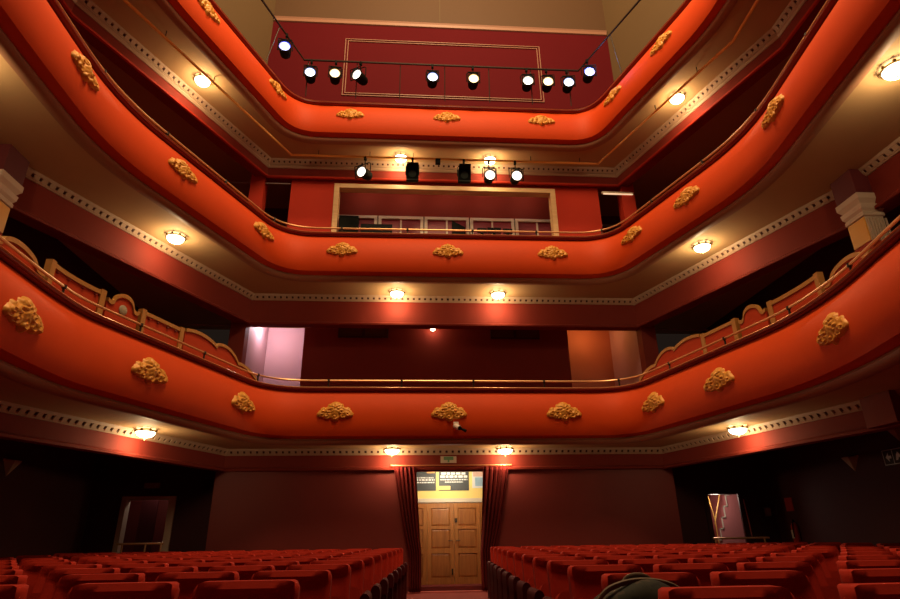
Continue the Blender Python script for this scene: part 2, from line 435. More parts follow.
# gallery level
struct('wall_gallery', MB().box(-5.8, 5.75, 15.0, 15.2, H(10.1), H(16.38)), 'upper_red')
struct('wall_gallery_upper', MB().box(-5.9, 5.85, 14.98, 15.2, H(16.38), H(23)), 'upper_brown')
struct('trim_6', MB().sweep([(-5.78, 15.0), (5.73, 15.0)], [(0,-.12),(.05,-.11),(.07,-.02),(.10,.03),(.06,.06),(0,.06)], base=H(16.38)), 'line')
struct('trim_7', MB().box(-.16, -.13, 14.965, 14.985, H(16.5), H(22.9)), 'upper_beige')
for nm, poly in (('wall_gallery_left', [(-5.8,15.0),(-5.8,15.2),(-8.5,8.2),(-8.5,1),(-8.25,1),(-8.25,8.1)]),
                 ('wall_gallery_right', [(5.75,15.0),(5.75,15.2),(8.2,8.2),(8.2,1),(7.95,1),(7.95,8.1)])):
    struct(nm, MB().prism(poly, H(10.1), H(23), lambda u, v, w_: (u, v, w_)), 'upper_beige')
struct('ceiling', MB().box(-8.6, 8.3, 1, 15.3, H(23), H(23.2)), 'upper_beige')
# moulded double-line panel on the gallery wall
pm = thing('wall_panel_moulding', 'thin pale double-line rectangular moulding on the gallery wall behind the upper spotlights', 'moulding', (0, 14.99, H(13.2)))
for nm, g in (('outer_bead', 0), ('inner_bead', .085)):
    x0, x1, z0, z1 = -3.33+g, 3.28-g, H(13.20)+g, H(15.60)-g
    b = MB(); t = .022
    for a in ((x0,x1,z1-t,z1),(x0,x1,z0,z0+t),(x0,x0+t,z0+t,z1-t),(x1-t,x1,z0+t,z1-t)): b.box(a[0],a[1],14.965,15.0,a[2],a[3])
    place(b.build(nm, 'line', smooth=False), pm)

# pilasters of the first tier
def pilaster(x, y, label, sx):
    z0, z1 = H(2.28), H(5.78)
    root = thing('pilaster', label, 'pilaster', (x, y, z0), group='first tier pilasters')
    P = lambda o: place(o, root)
    w, d = .175, .20
    P(MB().box(x-w, x+w, y-d, y+d, z0, H(4.42)).build('shaft', 'panel_red', smooth=False))
    nk = MB().box(x-w+.01, x+w-.01, y-d+.01, y+d-.01, H(4.42), H(4.88))
    for k in range(7):
        xx = x-w+.035+k*.055; nk.box(xx-.012, xx+.012, y-d-.012, y-d+.012, H(4.44), H(4.84))
    P(nk.build('fluted_neck', 'pale', smooth=False))
    sx0 = x + sx*(w-.012); P(MB().box(min(sx0, sx0+sx*.02), max(sx0, sx0+sx*.02), y-d+.012, y+d-.012, H(4.43), H(4.86)).build('warm_lit_panel', 'warm_lit_face', smooth=False))  # axis-facing neck side coloured yellow-gold to imitate warm light falling on it
    cp = MB(); vs = []; fs = []
    rows = [(.0,4.88),(.015,4.89),(.015,4.95),(.0,4.97),(.03,5.02),(.04,5.10),(.01,5.12),(.06,5.20),(.06,5.30)]
    for q, h in rows: vs += [(x-w-q,y-d-q,H(h)),(x+w+q,y-d-q,H(h)),(x+w+q,y+d+q,H(h)),(x-w-q,y+d+q,H(h))]
    for i in range(len(rows)-1):
        for k in range(4): fs.append((i*4+k, i*4+(k+1)%4, i*4+4+(k+1)%4, i*4+4+k))
    fs += [(3,2,1,0), tuple((len(rows)-1)*4+k for k in range(4))]
    P(cp.add(vs, fs).build('capital', 'pale', smooth=False))
    P(MB().box(x-w-.04, x+w+.04, y-d-.04, y+d+.04, H(5.30), z1-.002).build('impost_block', 'deep', smooth=False))
pilaster(-7.50, 8.16, 'fluted pilaster with warm-lit neck on the left, above the lowest balcony rail', 1)
pilaster(6.71, 8.17, 'fluted pilaster with warm-lit neck on the right, above the lowest balcony rail', -1)
struct('trim_8', MB().box(6.05, 6.75, 8.0, 8.6, H(1.46), H(1.92)), 'maroon')

# ------------------------------------------------------------------ gilt-edged screens of the first tier boxes
def box_screen(y_from, y_to, side, kind, label):
    base = offset(FP['low'], -.22)
    pts = [p for p in resample(base, .03) if (p[0] < 0) == (side < 0) and min(y_from, y_to) <= p[1] <= max(y_from, y_to)]
    if side > 0: pts = pts[::-1]                  # always run from the front of the house to the rear
    N = len(pts); hb, th = 3.06, .05
    def top(t):
        if kind == 'straight': return 3.63
        if kind == 'low_arch':
            s = abs(t-.5)*2
            return 3.42 + .14*math.sqrt(max(0, 1-(s/.7)**2)) if s < .7 else 3.42 - .02*math.sin(PI*min(1,(s-.7)/.3))
        if kind == 'arch':
            s = abs(t-.5)*2
            return 3.58 + .17*math.sqrt(max(0, 1-(s/.62)**2)) if s < .62 else 3.58 - .03*math.sin(PI*min(1,(s-.62)/.38))
        # three descending lobes towards the rear
        L = ((0,.42,3.60,.13),(.42,.74,3.60,.13),(.74,1.0,3.42,.10))
        for a, b, c, r in L:
            if a <= t <= b:
                e = (t-a)/(b-a); drop = 0 if a < .4 else (.10*(e**2) if a < .7 else .17*(e**1.5))
                return c + r*math.sin(PI*min(1, max(0, e*.86+.14)))**.6 - drop
        return 3.4
    mid_ = pts[N//2]
    root = thing('box_screen', label, 'screen', (mid_[0], mid_[1], H(hb)), group='screens behind the lowest balcony rail')
    nor = normals(pts)
    def ribbon(z0f, z1f, d0, d1):
        mb = MB(); vs = []; fs = []
        for i, ((x, y), (nx, ny)) in enumerate(zip(pts, nor)):
            t = i/(N-1); a, b = z0f(t), z1f(t)
            vs += [(x+nx*d0, y+ny*d0, H(a)), (x+nx*d1, y+ny*d1, H(a)), (x+nx*d1, y+ny*d1, H(b)), (x+nx*d0, y+ny*d0, H(b))]
        for i in range(N-1):
            for k in range(4): fs.append((i*4+k, i*4+(k+1)%4, i*4+4+(k+1)%4, i*4+4+k))
        fs += [(3,2,1,0), tuple((N-1)*4+k for k in range(4))]
        return mb.add(vs, fs)
    place(ribbon(lambda t: hb, lambda t: top(t)-.05, -.02, .02).build('panel', 'panel_red'), root)
    place(ribbon(lambda t: top(t)-.065, lambda t: top(t), -.035, .045).build('gilt_edge', 'gilt_dull'), root)
    sgn = 1
    def post(i, wd=.05):
        (x, y), (nx, ny) = pts[i], nor[i]; tx, ty = -ny, nx
        zt = top(i/(N-1)) + .02
        b = MB(); vs = []
        for z in (H(hb), H(zt)):
            for a, d in ((-wd,-.04),(wd,-.04),(wd,.055),(-wd,.055)): vs.append((x+tx*a+nx*d, y+ty*a+ny*d, z))
        b.add(vs, [(3,2,1,0),(4,5,6,7),(0,1,5,4),(1,2,6,5),(2,3,7,6),(3,0,4,7)])
        place(b.build('gilt_post', 'gilt_dull', smooth=False), root)
    if kind == 'straight': post(1); post(N-2)
    if kind == 'straight':
        for k in range(4):
            beads = MB()
            i = int((k+.8)/4.6*N); (x, y), (nx, ny) = pts[i], nor[i]
            beads.lathe([(0,-.02),(.022,-.01),(.022,.01),(0,.02)], 8, Matrix.Translation((x+nx*.035, y+ny*.035, H(3.53))))
            place(beads.build('drop_bead', 'molding'), root)
    if kind == 'disc' or 'round disc' in label:
        i = N//2; (x, y), (nx, ny) = pts[i], nor[i]
        rot = Vector((nx, ny, 0)).to_track_quat('Z', 'Y').to_matrix().to_4x4()
        place(MB().lathe([(0,.0),(.085,.0),(.085,.012),(.07,.022),(0,.026)], 20, Matrix.Translation((x+nx*.018, y+ny*.018, H(3.48))) @ rot).build('disc', 'disc'), root)
    return root
box_screen(6.45, 7.56, -1, 'low_arch', 'arched red screen with gilt edge beside the left pilaster, foremost on the left')
box_screen(7.60, 8.78, -1, 'straight', 'straight gilt-topped red screen on the left, between the pilaster arch and the disc arch')
box_screen(8.82, 9.48, -1, 'arch', 'small arched red screen with a pale round disc, left side of lowest balcony')
box_screen(9.52, 10.52, -1, 'straight', 'straight gilt-topped red screen on the left, between disc arch and descending scallops')
box_screen(10.56, 12.72, -1, 'scallop', 'scalloped red screen descending to the rail beside the lilac-lit corridor')
box_screen(6.40, 7.56, 1, 'low_arch', 'arched red screen with gilt edge beside the right pilaster, foremost on the right')
box_screen(7.60, 8.86, 1, 'straight', 'straight gilt-topped red screen on the right, between the pilaster arch and the disc arch')
box_screen(8.90, 9.58, 1, 'arch', 'small arched red screen with a dark round disc, right side of lowest balcony')
box_screen(9.62, 10.56, 1, 'straight', 'straight gilt-topped red screen on the right, between disc arch and descending scallops')
box_screen(10.60, 12.66, 1, 'scallop', 'scalloped red screen descending to the rail beside the orange-lit corridor')

# ------------------------------------------------------------------ ceiling lamps
def point(name, loc, power, col, r=.08):
    l = bpy.data.lights.new(name, 'POINT'); l.energy = power; l.color = col; l.shadow_soft_size = r
    o = bpy.data.objects.new(name, l); COL.objects.link(o); o.location = loc
    return o
def lamp_proto():
    root = thing('ceiling_light', 'x', 'ceiling light', (0,0,0), group='glass bowl lights under the balconies')
    MB().lathe([(0,0),(.10,0),(.10,-.02),(.05,-.035),(0,-.035)], 20).build('ceiling_plate', 'antique', root)
    rim = MB().lathe([(.165,-.045),(.185,-.04),(.19,-.055),(.17,-.065),(.165,-.045)], 24)
    for k in range(8):
        a = 2*PI*k/8; m = Matrix.Translation((.185*math.cos(a), .185*math.sin(a), -.035)) @ Matrix.Rotation(a, 4, 'Z')
        rim.lathe([(0,-.035),(.018,-.02),(.026,0),(.016,.02),(0,.03)], 6, m)
    for k in range(3):
        a = 2*PI*k/3; rim.tube([(.10*math.cos(a), .10*math.sin(a), -.01), (.178*math.cos(a), .178*math.sin(a), -.05)], .008, 6)
    rim.build('ornate_rim', 'antique', root)
    MB().lathe([(.168,-.055),(.16,-.09),(.135,-.125),(.09,-.15),(.04,-.162),(0,-.164)], 24).build('glass_bowl', 'bowl', root)
    MB().lathe([(0,-.16),(.028,-.163),(.03,-.175),(.014,-.19),(.012,-.205),(0,-.21)], 10).build('finial', 'antique', root)
    return root
LAMPS = [
    (-5.83,10.85,'mid','lit glass bowl light on the left under the middle balcony'),
    (5.25,10.78,'mid','lit glass bowl light on the right under the middle balcony'),
    (-1.37,13.60,'mid','lit glass bowl light at rear under the middle balcony, left of the pair'),
    (1.21,13.58,'mid','lit glass bowl light at rear under the middle balcony, right of the pair'),
    (5.45,5.62,'mid','lit glass bowl light at the far upper right edge, under the middle balcony'),
    (-6.75,5.9,'mid','lit glass bowl light nearest the stage on the left, under the middle balcony'),
    (-5.87,11.2,'low','lit glass bowl light on the left under the lowest balcony'),
    (5.36,11.0,'low','lit glass bowl light on the right under the lowest balcony'),
    (-1.40,13.72,'low','lit glass bowl light above the left curtain of the rear doorway'),
    (1.23,13.75,'low','lit glass bowl light above the right curtain of the rear doorway'),
    (-5.9,10.88,'up','lit glass bowl light on the left under the topmost balcony'),
    (5.42,10.88,'up','lit glass bowl light on the right under the topmost balcony'),
    (-1.35,13.62,'up','lit glass bowl light behind the lower spotlight pipe, left of the pair'),
    (1.16,13.6,'up','lit glass bowl light behind the lower spotlight pipe, right of the pair'),
]
WARM = (1, .70, .36)
proto = None
for x, y, lv, lab in LAMPS:
    z = H(HS[lv])
    if proto is None: proto = lamp_proto(); proto.location = (x, y, z); proto['label'] = lab
    else: copy_tree(proto, (x, y, z), 0, lab)
    point('lamp_glow', (x, y, z-.27), 36 if lv != 'low' else 26, WARM, .07)

# ------------------------------------------------------------------ spotlights and their pipes
def spotlight(name, loc, rz, tilt, lens, label, group, square=False):
    """loc: clamp point on the pipe; the lamp hangs below it, aimed towards -y then turned rz / tilted down"""
    root = thing(name, label, 'spotlight', loc, group, rz)
    cl = MB().box(-.03, .03, -.035, .035, -.06, .045); cl.tube([(0,0,-.05),(0,0,-.19)], .014, 6)
    cl.build('clamp', 'black', root, smooth=False)
    s = .15
    MB().tube([(-s-.03,0,-.50),(-s-.03,0,-.22),(-s+.02,0,-.18),(s-.02,0,-.18),(s+.03,0,-.22),(s+.03,0,-.50)], .013, 6).build('yoke', 'black', root)
    m = Matrix.Translation((0, 0, -.50)) @ Matrix.Rotation(tilt, 4, 'X') @ Matrix.Rotation(PI/2, 4, 'X')   # local +z -> -y
    if square:
        b = MB(); prof = [(.12,-.30),(.17,-.05),(.17,.16),(.155,.16)]
        vs = []; fs = []
        for r, z in prof: vs += [(-r,-r,z),(r,-r,z),(r,r,z),(-r,r,z)]
        for i in range(len(prof)-1):
            for k in range(4): fs.append((i*4+k, i*4+(k+1)%4, i*4+4+(k+1)%4, i*4+4+k))
        fs.append((3,2,1,0)); b.add(vs, fs); b.box(-.145,.145,-.145,.145,.10,.115)
        b.tf(m).build('housing', 'black', root, smooth=False)
        MB().lathe([(0,.117),(.10,.117),(.105,.124),(0,.135)], 16, m).build('lens', LENS[lens], root)
        br = MB()
        for a in (1, -1):
            q = MB().box(-.16, .16, 0, .012, .16, .34).tf(Matrix.Translation((0, a*.16, 0)) @ Matrix.Translation((0,0,.16)) @ Matrix.Rotation(-a*.5, 4, 'X') @ Matrix.Translation((0,0,-.16))); br.add(q.v, q.f)
        br.tf(m).build('barn_doors', 'black', root, smooth=False)
    else:
        MB().lathe([(0,-.26),(.09,-.26),(.13,-.20),(.145,-.05),(.145,.12),(.165,.13),(.165,.20),(.150,.20),(.140,.13)], 20, m).build('housing', 'black', root)
        MB().lathe([(.148,.150),(.132,.150),(.116,.152)], 20, m).build('lens_halo_ring', LENS[lens+'_rim'], root); MB().lathe([(0,.17),(.07,.165),(.116,.152)], 20, m).build('lens', LENS[lens], root)  # emissive ring stands in for the halo of light around the lens
        fr = MB().box(-.175,.175,-.175,-.155,.20,.215); fr.box(-.175,.175,.155,.175,.20,.215); fr.box(-.175,-.155,-.155,.155,.20,.215); fr.box(.155,.175,-.155,.155,.20,.215)
        fr.tf(m).build('colour_frame', 'black', root, smooth=False)
    return root

HB = 12.30
bar = [(-5.35,8.6,HB),(-4.78,10.7,HB),(-4.06,12.62,HB),(3.68,12.62,HB),(4.57,10.2,HB),(5.1,8.4,HB)]
bt = thing('lighting_bar', 'dark overhead pipe bent around the topmost balcony, carrying ten spotlights', 'lighting bar', (0, 12.62, H(11.13)))
place(MB().tube([(x, y, H(z)) for x, y, z in bar], .028, 8).build('pipe', 'bracket'), bt)
for x in (-3.95, -2.6, -1.4, -.15, 1.1, 2.3, 3.4):
    place(MB().tube([(x, 12.74, H(11.14)), (x, 12.66, H(HB)-.02)], .014, 6).build('upright', 'bracket'), bt)
for x0, y0, x1, y1 in ((-4.50,11.5,-4.72,11.5),(4.18,11.3,4.40,11.45)):
    place(MB().tube([(x0, y0, H(HB)), (x1, y1, H(11.14))], .014, 6).build('upright', 'bracket'), bt)
UP = [(-4.36,11.74,'blue','blue-lit spotlight at the left end of the upper bar, on its bend'),
      (-3.85,12.62,'white','cool white spotlight, second from left on the upper bar'),
      (-3.18,12.62,'warm','warm spotlight, third from left on the upper bar'),
      (-2.50,12.62,'neutral','spotlight turned aside, fourth from left on the upper bar'),
      (-.50,12.62,'white','cool white spotlight at the middle of the upper bar'),
      (.64,12.62,'warm','warm spotlight alone, just right of the middle of the upper bar'),
      (2.17,12.62,'neutral','white spotlight, fourth from right on the upper bar'),
      (2.74,12.62,'warm','warm spotlight, third from right on the upper bar'),
      (3.33,12.62,'white','white spotlight in a large black housing, second from right on the upper bar'),
      (3.80,12.2,'blue','blue-lit spotlight at the right end of the upper bar, on its bend')]
for i, (x, y, ln, lab) in enumerate(UP):
    spotlight('spotlight', (x, y, H(HB)-.05), {3:-.5}.get(i, (.0 - x)*.035), .16, ln, lab, 'spotlights on the upper bar')
point('gel_light', (-4.36, 11.70, H(HB)-.45), 10, (.35, .40, 1), .1); point('gel_light', (3.93, 11.73, H(HB)-.45), 10, (.35, .40, 1), .1)
HP = 9.72
pipe = [(-7.1,7.6,HP),(-6.56,8.77,HP),(-4.33,13.44,HP),(4.22,13.44,HP),(5.78,8.95,HP),(5.7,7.0,HP)]
pt = thing('lighting_pipe', 'thin yellow pipe running under the topmost balcony around its three sides', 'lighting pipe', (0, 13.44, H(9.5)))
place(MB().tube([(x, y, H(z)) for x, y, z in pipe], .034, 8).build('pipe', 'pipe'), pt)
for x in (-3.6, -2.2, -1.0, .95, 2.3, 3.7):
    place(MB().tube([(x, 13.44, H(HP)), (x, 13.44, H(9.9))], .010, 6).build('hanger', 'bracket'), pt)
for (x, y) in ((-5.6,10.78),(-6.2,9.5),(5.0,11.2),(5.45,9.9)):
    place(MB().tube([(x, y, H(HP)), (x, y, H(9.9))], .010, 6).build('hanger', 'bracket'), pt)
LOWSPOT = [(-2.32,'neutral','bright round spotlight at the left end of the lower pipe',False,-.5),
           (-1.02,'off','unlit black box spotlight on the lower pipe, left of centre',True,0),
           (.40,'off','unlit black box spotlight on the lower pipe, right of centre',True,0),
           (1.10,'neutral','bright white spotlight second from right on the lower pipe',False,0),
           (1.84,'neutral','bright white spotlight at the right end of the lower pipe',False,0)]
for x, ln, lab, sq, rz in LOWSPOT:
    spotlight('spotlight', (x, 13.44, H(HP)-.045), rz, .22 if not sq else .30, ln, lab, 'spotlights on the lower pipe', sq)
jb = MB().box(-.07, .07, -.05, .05, -.13, .02).tf(Matrix.Translation((-.32, 13.44, H(HP)-.03))).build('junction_box', 'black', smooth=False)
setp(jb, 'small black junction box on the yellow lighting pipe near its middle', 'junction box')

# ------------------------------------------------------------------ first tier details
def corridor_lamp(x, y, z, label, m, wall=False):
    root = thing('corridor_lamp', label, 'lamp', (x, y, z))
    mtx = Matrix.Rotation(PI/2, 4, 'X') if wall else Matrix.Rotation(0, 4, 'X')
    MB().lathe([(0,0),(.08,0),(.08,-.02 if not wall else .02),(0,-.03 if not wall else .03)], 16, mtx).build('back_plate', 'white', root)
    s = -1 if not wall else 1
    MB().lathe([(.075,s*.02),(.07,s*.06),(.04,s*.09),(0,s*.1)], 16, mtx).build('lamp_shade', m, root)
    return root
corridor_lamp(-4.96, 15.5, H(5.77), 'lit lamp on the corridor ceiling behind the lowest balcony, above the lilac wall', emis('corridor_lamp_white', (1, .86, .92), 14))
corridor_lamp(-.40, 15.19, H(5.34), 'small lit lamp high on the maroon wall behind the lowest balcony', emis('wall_lamp_warm', (1, .72, .45), 14), True)
corridor_lamp(4.15, 15.7, H(5.77), 'orange corridor lamp above the orange-lit wall on the right', emis('corridor_lamp_orange', (1, .45, .12), 14))
point('corridor_light', (-4.9, 15.5, H(5.5)), 48, (1, .84, .92), .05)
point('corridor_light', (4.15, 15.75, H(5.5)), 13, (1, .42, .10), .05)
point('wall_lamp_light', (-.40, 14.95, H(5.28)), 6, (1, .60, .36), .05)
for x0, x1, lab in ((-2.98,-1.62,'brown framed vent grille high on the maroon wall, left of the wall lamp'),(1.20,2.58,'brown framed vent grille high on the maroon wall, right of the wall lamp')):
    r = thing('vent_grille', lab, 'vent', ((x0+x1)/2, 15.19, H(5.06)), 'vent grilles on the maroon wall')
    f = MB(); z0, z1 = H(5.06), H(5.34)
    f.box(x0, x1, 15.15, 15.2, z0, z0+.03); f.box(x0, x1, 15.15, 15.2, z1-.03, z1); f.box(x0, x0+.03, 15.15, 15.2, z0+.03, z1-.03); f.box(x1-.03, x1, 15.15, 15.2, z0+.03, z1-.03)
    f.box((x0+x1)/2-.04, (x0+x1)/2+.04, 15.15, 15.2, z0+.03, z1-.03)
    place(f.build('vent_frame', 'darkleaf', smooth=False), r)
    s = MB()
    for k in range(6):
        z = z0+.05+k*.034; s.box(x0+.03, (x0+x1)/2-.04, 15.165, 15.2, z, z+.018); s.box((x0+x1)/2+.04, x1-.03, 15.165, 15.2, z, z+.018)
    place(s.build('slats', 'vent', smooth=False), r)
for sx, x0, x1 in ((-1, -7.6, -5.5), (1, 5.38, 6.9)):
    b = MB().tube([(x0, 14.15, H(5.02)), (x1, 14.15, H(5.02))], .022, 8).build('curtain_rod', 'grey')
    setp(b, 'thin grey rod across the dark side bay of the lowest balcony, %s of the piers' % ('left' if sx < 0 else 'right'), 'rod')

# second tier details
b = MB().tube([(-7.4, 14.1, H(9.22)), (-4.43, 14.1, H(9.22))], .02, 8).build('curtain_rod', 'grey'); setp(b, 'thin pale rod across the dark left bay of the middle balcony', 'rod')
r = thing('tube_light', 'pale tube fitting above the dark doorway right of the red booth wall', 'tube light', (4.8, 13.92, H(9.06)))
place(MB().box(4.42, 5.36, 13.93, 14.0, H(9.08), H(9.13)).build('fitting', 'white', smooth=False), r)
place(MB().tube([(4.46, 13.95, H(9.06)), (5.32, 13.95, H(9.06))], .02, 8).build('tube', 'tube'), r)
d = MB(); d.box(4.46, 4.54, 15.4, 15.5, H(6.1), H(8.9)); d.box(5.40, 5.48, 15.4, 15.5, H(6.1), H(8.9)); d.box(4.54, 5.40, 15.4, 15.5, H(8.82), H(8.9))
d2 = setp(d.build('door_2', 'grey', smooth=False), kind='structure')
MB().box(4.55, 5.0, 15.42, 15.47, H(6.15), H(8.82)).build('door_leaf', 'maroon', d2, smooth=False)
pp = MB().box(4.60, 4.86, 15.41, 15.42, H(8.10), H(8.62)).build('notice_sheet', 'poster_text', smooth=False); setp(pp, 'small white notice sheet in the dark doorway right of the booth', 'notice')
pp.location.x += 0.0
for bx_ in (-2.4, -1.2, 0, 1.2, 2.4): point('booth_fill_light', (bx_, 14.36, H(9.5)), 7, (1, .74, .50), .08)  # added unseen lights behind the window head, brightening the booth
# things on the ledge of the booth window
def on_sill(name, label, cat, x, parts):
    r = thing(name, label, cat, (x, 14.1, H(7.66)))
    for nm, mb, mt in parts: mb.build(nm, mt, r, smooth=False)
    return r
SZ = 0.0
on_sill('equipment_case', 'black equipment case at the left end of the booth window', 'case', -2.73, [('body', MB().box(-.28,.24,-.05,.16,SZ,.52), 'black'), ('lid', MB().box(-.29,.25,-.06,.17,.52,.55), 'plastic')])
on_sill('mixing_desk', 'long flat black mixing desk lying on the booth sill, left of centre', 'mixing desk', -2.05, [('body', MB().box(-.36,.50,-.10,.15,SZ,.27), 'plastic'), ('fader_panel', MB().box(-.34,.48,-.08,.12,.27,.29), 'black')])
wd = MB().prism([(-.18,.10),(.18,.10),(.18,.26),(-.18,.47)], -.05, .14, lambda u, v, w_: (u, w_, v)); wd.box(-.18,.18,-.05,.14,0,.10)
on_sill('wedge_speaker', 'black wedge-shaped speaker on the booth sill at centre', 'speaker', .28, [('cabinet', wd, 'black'), ('grille', MB().box(-.16,.16,-.065,-.05,.03,.24), 'plastic')])
for x, w_, h_, lab in ((.93,.13,.27,'small black monitor left of the large one on the booth sill'),(1.27,.19,.29,'larger black monitor on the booth sill, between two small ones'),(1.65,.13,.27,'small black monitor right of the large one on the booth sill')):
    on_sill('monitor', lab, 'monitor', x, [('screen', MB().box(-w_,w_,-.02,.02,.12,h_), 'plastic'), ('stand', MB().box(-.04,.04,-.02,.06,0,.12), 'black')])

# ------------------------------------------------------------------ stalls doorway, lobby, curtains
struct('wall_lobby_left', MB().box(-1.75, -1.6, 14.25, 16.6, 0, H(1.92)), 'stair_red')
struct('wall_lobby_right', MB().box(1.6, 1.75, 14.25, 16.6, 0, H(1.92)), 'stair_red')
struct('wall_lobby_rear', MB().box(-1.75, 1.75, 16.36, 16.5, 0, H(1.92)), 'white')
struct('trim_11', MB().box(-1.0, .9, 13.9, 14.6, 0, .03), 'pinkcarpet')
leafw = .70
for k in range(4):
    x0 = -1.21 + k*leafw; x1 = x0 + leafw - .008; y0, y1 = 16.26, 16.31; zt = H(.82)
    dr = MB(); st = .10
    dr.box(x0, x0+st, y0, y1, 0, zt); dr.box(x1-st, x1, y0, y1, 0, zt)
    rails = [(0,.16),(.72,.84),(1.30,1.38),(zt-.12, zt)]
    for a, c in rails: dr.box(x0+st, x1-st, y0, y1, a, c)
    do = setp(dr.build('door_%d' % (k+3), 'wood', smooth=False), kind='structure')
    for (a0, a1), (c0, c1) in zip(rails[:-1], rails[1:]):
        p = MB(); X0, X1, Z0, Z1 = x0+st, x1-st, a1, c0
        vs = [(X0,y0+.03,Z0),(X1,y0+.03,Z0),(X1,y0+.03,Z1),(X0,y0+.03,Z1),(X0+.04,y0+.012,Z0+.04),(X1-.04,y0+.012,Z0+.04),(X1-.04,y0+.012,Z1-.04),(X0+.04,y0+.012,Z1-.04)]
        p.add(vs, [(4,5,6,7),(0,1,5,4),(1,2,6,5),(2,3,7,6),(3,0,4,7)]); p.build('door_panel', 'wood_panel', do, smooth=False)
    if k in (1, 2):
        xh = x1-.05 if k == 1 else x0+.05
        hd = MB().tube([(xh, y0, 1.02), (xh, y0-.05, 1.02), (xh+(.10 if k == 2 else -.10), y0-.05, 1.02)], .012, 6); hd.build('handle', 'bracket', do)
        hb = MB().box(xh-.03, xh+.03, y0-.02, y0, 1.46, 1.56) if k == 2 else MB().box(xh-.02, xh+.02, y0-.02, y0, .22, .36)
        hb.build('bolt', 'bracket', do, smooth=False)
nb = thing('notice_board', 'bright yellow notice board above the wooden lobby doors', 'notice board', (0, 16.3, H(.86)))
place(MB().box(-1.5, 1.6, 16.30, 16.36, H(.94), H(1.75)).build('board', 'yellow', smooth=False), nb)
place(MB().box(-1.5, 1.6, 16.24, 16.36, H(.84), H(.94)).build('bottom_rail', 'signpale', smooth=False), nb)
def poster(x0, x1, z0, z1, label, m, bits):
    r = thing('poster', label, 'poster', ((x0+x1)/2, 16.29, z0), 'posters on the yellow notice board')
    place(MB().box(x0, x1, 16.288, 16.298, z0, z1).build('sheet', m, smooth=False), r)
    for nm, mt, rects in bits:
        b = MB()
        for a in rects: b.box(x0+a[0]*(x1-x0), x0+a[1]*(x1-x0), 16.284, 16.288, z0+a[2]*(z1-z0), z0+a[3]*(z1-z0))
        place(b.build(nm, mt, smooth=False), r)
rz = random.Random(3)
def textline(z, h, a, b_, n):
    o = []; x = a
    while x < b_:
        w_ = rz.uniform(.4, 1.2)*(b_-a)/n; o.append((x, min(b_, x+w_), z, z+h)); x += w_ + .25*(b_-a)/n
    return o
poster(-.92, -.28, H(1.14), H(1.75), 'slate poster with rows of slanting white letters, left on yellow board', 'poster_dark',
       [('lettering', 'poster_text', textline(.52,.05,.12,.9,9)+textline(.42,.07,.1,.95,7)+textline(.32,.05,.2,.95,9)), ('picture', 'poster_orange', [(.62,.95,.74,.92)])])
poster(-.20, .61, H(1.14), H(1.80), 'slate poster with centred white lines of text, middle of yellow board', 'poster_dark',
       [('lettering', 'poster_text', textline(.62,.09,.08,.9,6)+textline(.50,.09,.05,.95,7)+textline(.40,.05,.05,.95,10)+textline(.31,.04,.2,.8,10)), ('yellow_label', 'yellow', [(0,.38,.03,.18)])])
poster(.70, 1.22, H(1.20), H(1.80), 'pale poster with a pink and blue picture, right on yellow board', 'poster_text',
       [('picture', 'poster_pink', [(.05,.6,.5,.95)]), ('blue_patch', 'poster_blue', [(.15,.9,.08,.45)])])
point('lobby_light', (0, 15.4, H(1.62)), 62, (1, .86, .62), .15)
point('lobby_light', (0, 14.9, H(.9)), 19, (1, .86, .62), .15)

def curtain(xt0, xt1, xb0, xb1, label):
    mb = MB(); NU, NZ = 56, 26; z0, z1 = .03, H(1.50); side = 1 if xt0 > 0 else -1
    for j in range(NZ+1):
        t = j/NZ; z = z0 + (z1-z0)*t; e = max(0, (t-.30)/.70)**.8
        a = xb0 + (xt0-xb0)*e; b_ = xb1 + (xt1-xb1)*e
        for i in range(NU+1):
            u = i/NU; amp = .028 + .03*(1-t)
            mb.v.append((a + (b_-a)*u, 13.93 + amp*math.sin(u*PI*11 + .6*math.sin(t*5)) + .012*math.sin(u*PI*23+t*3), z))
    for j in range(NZ):
        for i in range(NU):
            q = j*(NU+1)+i; mb.f.append((q, q+1, q+NU+2, q+NU+1))
    o = mb.build('curtain', 'curtain', angle=80); setp(o, label, 'curtain', 'curtains of the rear doorway')
    sm = o.modifiers.new('thickness', 'SOLIDIFY'); sm.thickness = .012
curtain(-1.36, -.84, -.98, -.71, 'dark red velvet curtain gathered left of the rear doorway')
curtain(.71, 1.32, .60, .90, 'dark red velvet curtain gathered right of the rear doorway')
cp = thing('curtain_pole', 'thin gilt pole across the top of the rear doorway', 'curtain pole', (0, 13.92, H(1.54)))
place(MB().tube([(-1.42,13.93,H(1.535)),(1.38,13.93,H(1.535))], .014, 8).build('rod', 'brass'), cp)
for x in (-1.42, 1.38): place(MB().lathe([(0,-.03),(.026,0),(0,.03)], 10, Matrix.Translation((x, 13.93, H(1.535)))).build('end_knob', 'brass'), cp)
for x in (-1.3, 1.26): place(MB().tube([(x,13.93,H(1.535)),(x,14.05,H(1.55))], .010, 6).build('wall_bracket', 'bracket'), cp)
struct('trim_12', MB().box(-1.06, .94, 13.99, 14.05, H(1.40), H(1.47)), 'deep')
es = thing('exit_sign', 'small pale sign with green symbols above the curtained doorway', 'sign', (-.085, 13.99, H(1.60)))
place(MB().box(-.27, .10, 13.975, 14.0, H(1.595), H(1.745)).build('plate', 'signpale', smooth=False), es)
g = MB(); g.box(-.20, .03, 13.968, 13.975, H(1.66), H(1.735)); g.box(-.105, -.065, 13.968, 13.975, H(1.61), H(1.66))
place(g.build('green_field', 'signgreen', smooth=False), es)

